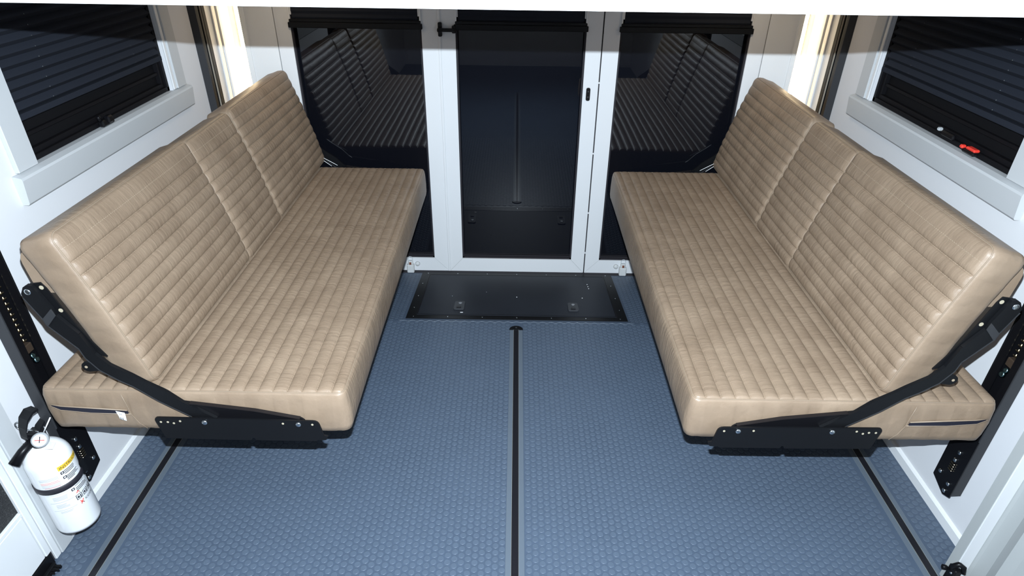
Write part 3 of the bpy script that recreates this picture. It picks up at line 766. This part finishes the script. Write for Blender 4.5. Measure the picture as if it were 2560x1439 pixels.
# ================================================================ FLOOR HATCH on the ramp
hr = thing('floor_hatch', 'black steel hatch with two latches in the ramp before the glass doors', 'hatch', ((HX0 + HX1) / 2, 2.5, ramp_z(2.5)))
sl = ZB / (YB - YR)
def RP(x, y, n): return (x, y - n * sl, ramp_z(y) + n)
def rbox(x0, x1, y0, y1, n0, n1, mb=None):
    mb = mb or MB(); vs = [RP(x, y, n) for x in (x0, x1) for y in (y0, y1) for n in (n0, n1)]
    return mb.add(vs, [(0, 1, 3, 2), (4, 6, 7, 5), (0, 4, 5, 1), (2, 3, 7, 6), (0, 2, 6, 4), (1, 5, 7, 3)])
ix0, ix1, iy0, iy1 = HX0 + .044, HX1 - .044, HY0 + .038, HY1 - .026
for (a, b, c, d) in ((HX0, HX1, HY0, iy0 - .003), (HX0, HX1, iy1 + .003, HY1), (HX0, ix0 - .003, iy0 - .003, iy1 + .003), (ix1 + .003, HX1, iy0 - .003, iy1 + .003)):
    obj('frame_strip', rbox(a, b, c, d, .0002, .0030), BLACKM, hr)
obj('hatch_well', rbox(ix0 - .004, ix1 + .004, iy0 - .004, iy1 + .004, -.004, .0008), GASK, hr)
lid = obj('hatch_lid', rbox(ix0, ix1, iy0, iy1, .0008, .0042), HATCHM, hr)
rim = MB()
for (a, b, c, d) in ((ix0, ix1, iy0, iy0 + .003), (ix0, ix1, iy1 - .003, iy1), (ix0, ix0 + .003, iy0, iy1), (ix1 - .003, ix1, iy0, iy1)): rbox(a, b, c, d, .0042, .0052, rim)
obj('lid_rim', rim, BLACKG, lid)
for x in (-.205, .308):
    pl = rounded([(x - .024, 2.340), (x + .024, 2.340), (x + .022, 2.424), (x - .022, 2.424)], .010, 4)
    l = obj('slam_latch', MB().prism(pl, lambda a, b, t: RP(a, b, t), .0042, .0085), mat('grey_latch_plastic', (.045, .048, .054), .5, spec=.3), hr); l['label'] = 'grey-black slam latch'
    obj('latch_button', MB().prism(rounded([(x - .011, 2.350), (x + .009, 2.350), (x + .009, 2.366), (x - .011, 2.366)], .002), lambda a, b, t: RP(a, b, t), .0085, .0115), BLACKG, l)
    obj('keyhole', MB().lathe([(.0085, 0), (.0085, .0012), (.007, .0018)], RP(x + .002, 2.402, .0085), (0, -sl, 1), 18), mat('dull_key_cylinder', (.30, .31, .33), .4, metal=.6), l)
for x, y in ((-.248, 2.487), (CX + .001, 2.487), (.360, 2.487), (.400, 2.652), (.401, 2.625), (.402, 2.600), (-.09, 2.54)):
    obj('rivet', MB().lathe([(.0028, 0), (.0022, .0014), (.0008, .0018)], RP(x, y, .0042), (0, -sl, 1), 8), PAPER if x > .1 or abs(x - CX) < .01 else CHROME, lid)
for x in np.linspace(HX0 + .03, HX1 - .03, 7):
    for y in (HY0 + .017, HY1 - .010):
        obj('screw', MB().lathe([(.0032, 0), (.003, .001), (.001, .0008)], RP(x, y, .0030), (0, -sl, 1), 8), CHROME, hr)
for y in (2.36, 2.49, 2.64):
    for x in (HX0 + .020, HX1 - .020): obj('screw', MB().lathe([(.0032, 0), (.003, .001), (.001, .0008)], RP(x, y, .0030), (0, -sl, 1), 8), CHROME, hr)
obj('paint_chip', rbox(-.196, -.184, 2.309, 2.317, .0042, .0046), PAPER, lid)

# ================================================================ FIRE EXTINGUISHER
ex, ey, ez, er = -1.1405, 1.130, .084, .0530
t = thing('fire_extinguisher', 'white fire extinguisher with black strap on the wall below the left bench', 'fire extinguisher', (ex, ey, ez))
H = .275
prof = [(er * .86, 0), (er * .97, .004), (er, .012), (er, H - .045)]
for k in range(1, 11):
    a = k / 10 * PI / 2 * .93; prof.append((er * math.cos(a) ** .85, H - .045 + .055 * math.sin(a)))
cyl = obj('cylinder', MB().lathe(prof, (ex, ey, ez), n=48), WHITEP, t)
obj('foot_ring', MB().lathe([(er * .80, -.002), (er * .97, .0025)], (ex, ey, ez - .001), n=40), GASK, t)
obj('neck', MB().lathe([(.018, 0), (.018, .012), (.014, .014), (.014, .03)], (ex, ey, ez + H + .004), n=20), BLACKG, t)
# valve head, handle and lever point along +x/-y
hz = ez + H + .030
obj('valve_body', MB().box(ex - .016, ex + .016, ey - .020, ey + .016, hz - .012, hz + .022, .004), BLACKG, t)
def bar(pts, w, name, m):
    mb = MB()
    P = [Vector(p) for p in pts]; vs = []
    dirh = (P[-1] - P[0]); sidev = Vector((-dirh.y, dirh.x, 0)).normalized()
    for p, ww, tt in zip(P, w, [.006] * len(P)):
        for sg in (-1, 1):
            for zz in (0, tt): vs.append(p + sidev * sg * ww + Vector((0, 0, zz)))
    n = len(P); fs = []
    for i in range(n - 1):
        a, b = i * 4, (i + 1) * 4
        fs += [(a, b, b + 1, a + 1), (a + 2, a + 3, b + 3, b + 2), (a + 1, b + 1, b + 3, a + 3), (a, a + 2, b + 2, b)]
    fs += [(0, 1, 3, 2), (n * 4 - 4, n * 4 - 2, n * 4 - 1, n * 4 - 3)]
    mb.add(vs, fs, False); return obj(name, mb, m, t)
bar([(ex - .006, ey - .026, hz + .020), (ex - .006, ey - .020, hz + .042), (ex - .002, ey - .010, hz + .064), (ex + .004, ey + .006, hz + .076), (ex + .012, ey + .018, hz + .076)], [.012, .014, .016, .016, .012], 'squeeze_lever', BLACKM)
bar([(ex, ey - .010, hz + .000), (ex + .006, ey + .008, hz + .022), (ex + .016, ey + .018, hz + .036)], [.010, .012, .010], 'carry_handle', BLACKG)
obj('discharge_nozzle', MB().tube([(ex, ey - .012, hz + .004), (ex - .014, ey - .040, hz - .010), (ex - .026, ey - .064, hz - .030)], [.010, .011, .013], 14), BLACKG, t)
mb = MB(); mb.tube([(ex - .034 + .013 * math.cos(a), ey + .006, hz + .030 + .013 * math.sin(a)) for a in np.linspace(0, 2 * PI, 17)], .0018, 6, cap=False)
mb.tube([(ex - .024, ey, hz + .026), (ex + .022, ey - .012, hz + .030)], .0016, 6)
obj('pull_pin', mb, CHROME, t)
gc = (ex + .022, ey - .016, hz + .008); gax = Vector((.45, -.72, .52)).normalized()
g = obj('pressure_gauge', MB().lathe([(.0165, 0), (.0185, .003), (.0185, .012), (.0165, .014)], gc, gax, 28), CLEAR, t); g['label'] = 'clear round pressure gauge'
obj('gauge_face', MB().lathe([(.0145, .0145), (.0145, .0150)], gc, gax, 24), PAPER, g)
up_ = gax.cross(Vector((1, 0, 0))).normalized(); c0 = Vector(gc) + gax * .0156
obj('gauge_needle', MB().tube([c0 - up_ * .006, c0 + up_ * .009], .0011, 5), INK, g)
obj('gauge_needle', MB().tube([c0 + gax.cross(up_) * -.010, c0 + gax.cross(up_) * .010], .0009, 5), RED, g)
obj('hang_tag', MB().add([(ex + .024, ey - .004, hz - .010), (ex + .052, ey - .012, hz - .004), (ex + .050, ey - .026, hz - .014), (ex + .024, ey - .022, hz - .020)], [(0, 1, 2, 3)]), PAPER, t)
obj('tag_strip', MB().tube([(ex + .026, ey - .006, hz + .020), (ex + .048, ey + .008, hz + .058)], .0016, 6), PAPER, t)
# strap and wall bracket
zs = ez + .155
obj('strap', MB().lathe([(er + .0006, 0), (er + .0022, .001), (er + .0022, .017), (er + .0006, .018)], (ex, ey, zs), n=48), mat('black_plastic_strap', (.020, .018, .024), .5), t)
o = obj('strap_clasp', MB().box(ex + .030, ex + .048, ey + .020, ey + .046, zs - .012, zs + .034, .003), BLACKM, t)
obj('bracket', MB().box(XL + .0005, ex - er + .004, ey - .014, ey + .014, ez + .03, ez + .27, .002), BLACKM, t)
# printed label wrapped round the cylinder; angle 0 faces the camera
A0 = math.atan2(-1.0, 1.02)
def wrap(vs, ang, z, off=.0006):
    out = []
    for vx, vy, _ in vs:
        th_ = A0 + ang + vx / er; out.append((ex + (er + off) * math.cos(th_), ey + (er + off) * math.sin(th_), z + vy))
    return out
def patch(a0, a1, z0, z1, m, name, off=.0004, seg=None):
    n = seg or max(1, int(abs(a1 - a0) / .12) + 1); vs = []
    for k in range(n + 1):
        th_ = A0 + a0 + (a1 - a0) * k / n
        for z in (z0, z1): vs.append((ex + (er + off) * math.cos(th_), ey + (er + off) * math.sin(th_), ez + z))
    mb = MB(); mb.add(vs, [(2 * k, 2 * k + 2, 2 * k + 3, 2 * k + 1) for k in range(n)], True)
    return mb
obj('label_band', patch(.10, 1.35, .219, .233, YEL, ''), YEL, t)['label'] = 'yellow instructions band'
vs, fs = text_mesh('INSTRUCTIONS', .0115); mb = MB(); mb.add(wrap(vs, .16, ez + .2215, .0010), fs); obj('label_lettering', mb, INK, t)
pm = MB(); gm = MB(); rm = MB()
def lines(mb, a0, a1, z, n, dz, h=.0012, j=.15):
    for k in range(n):
        e = a1 - random.uniform(0, j); p = patch(a0, e, z - k * dz, z - k * dz + h, None, '', .0008); mb.add(p.v, p.f)
lines(gm, -.78, .02, .207, 3, .0034, j=.05); lines(rm, -.78, .02, .194, 2, .0040, .0016, .1); lines(gm, -.78, .02, .186, 3, .0034, j=.05); lines(rm, -.70, .02, .177, 1, .004, .0016)
lines(pm, .30, .85, .212, 3, .0045, .0020, .25); lines(pm, .30, .95, .194, 4, .0042, .0020, .3)
lines(gm, -.80, .18, .150, 1, .004, .0010, .02); lines(gm, -.60, .05, .141, 4, .0036, .0014, .2); lines(gm, -.80, .18, .122, 1, .004, .0012, .02)
lines(gm, -.60, .05, .114, 4, .0036, .0014, .25); lines(gm, -.80, .18, .094, 1, .004, .0010, .02); lines(gm, -.55, .0, .088, 2, .0036, .0012, .25)
lines(pm, .42, 1.0, .150, 1, .004, .0014, .1); lines(pm, .42, 1.1, .142, 3, .0045, .0020, .2)
# small square pictograms
def square(mb, a, z, sz, wl=.0014):
    da = sz / er
    for q in ((a, a + da, z, z + wl), (a, a + da, z + sz - wl, z + sz), (a, a + wl / er, z, z + sz), (a + da - wl / er, a + da, z, z + sz)):
        p = patch(q[0], q[1], q[2], q[3], None, '', .0008); mb.add(p.v, p.f)
square(pm, .14, .206, .008, .0022); square(pm, .16, .190, .008, .0020); square(pm, .22, .141, .008, .0020)
for i, a in enumerate((.26, .62, .98)):
    square(pm, a, .106, .016, .0016)
    p = patch(a + .06, a + .15, .110, .117, None, '', .0009); pm.add(p.v, p.f)
    p = patch(a + .19, a + .24, .108, .118, None, '', .0009); pm.add(p.v, p.f)
obj('label_print', pm, INK, t, kind='stuff'); obj('label_print', gm, LABELG, t, kind='stuff'); obj('label_print', rm, LABELR, t, kind='stuff')
vs, fs = text_mesh('KIDDE', .0105); mb = MB(); mb.add(wrap(vs, .60, ez + .0905, .0010), fs); obj('brand_lettering', mb, INK, t)
# red mark before the lettering and small red arrow mark
mb = MB()
for (a0, z0, a1, z1) in ((.36, .088, .52, .100), (.36, .100, .50, .088), (.34, .094, .44, .095), (.36, .128, .44, .133), (.44, .133, .50, .127)):
    th0, th1 = A0 + a0, A0 + a1; R = er + .001
    mb.tube([(ex + R * math.cos(th0), ey + R * math.sin(th0), ez + z0), (ex + R * math.cos((th0 + th1) / 2), ey + R * math.sin((th0 + th1) / 2), ez + (z0 + z1) / 2), (ex + R * math.cos(th1), ey + R * math.sin(th1), ez + z1)], .0009, 5)
obj('red_mark', mb, RED, t)
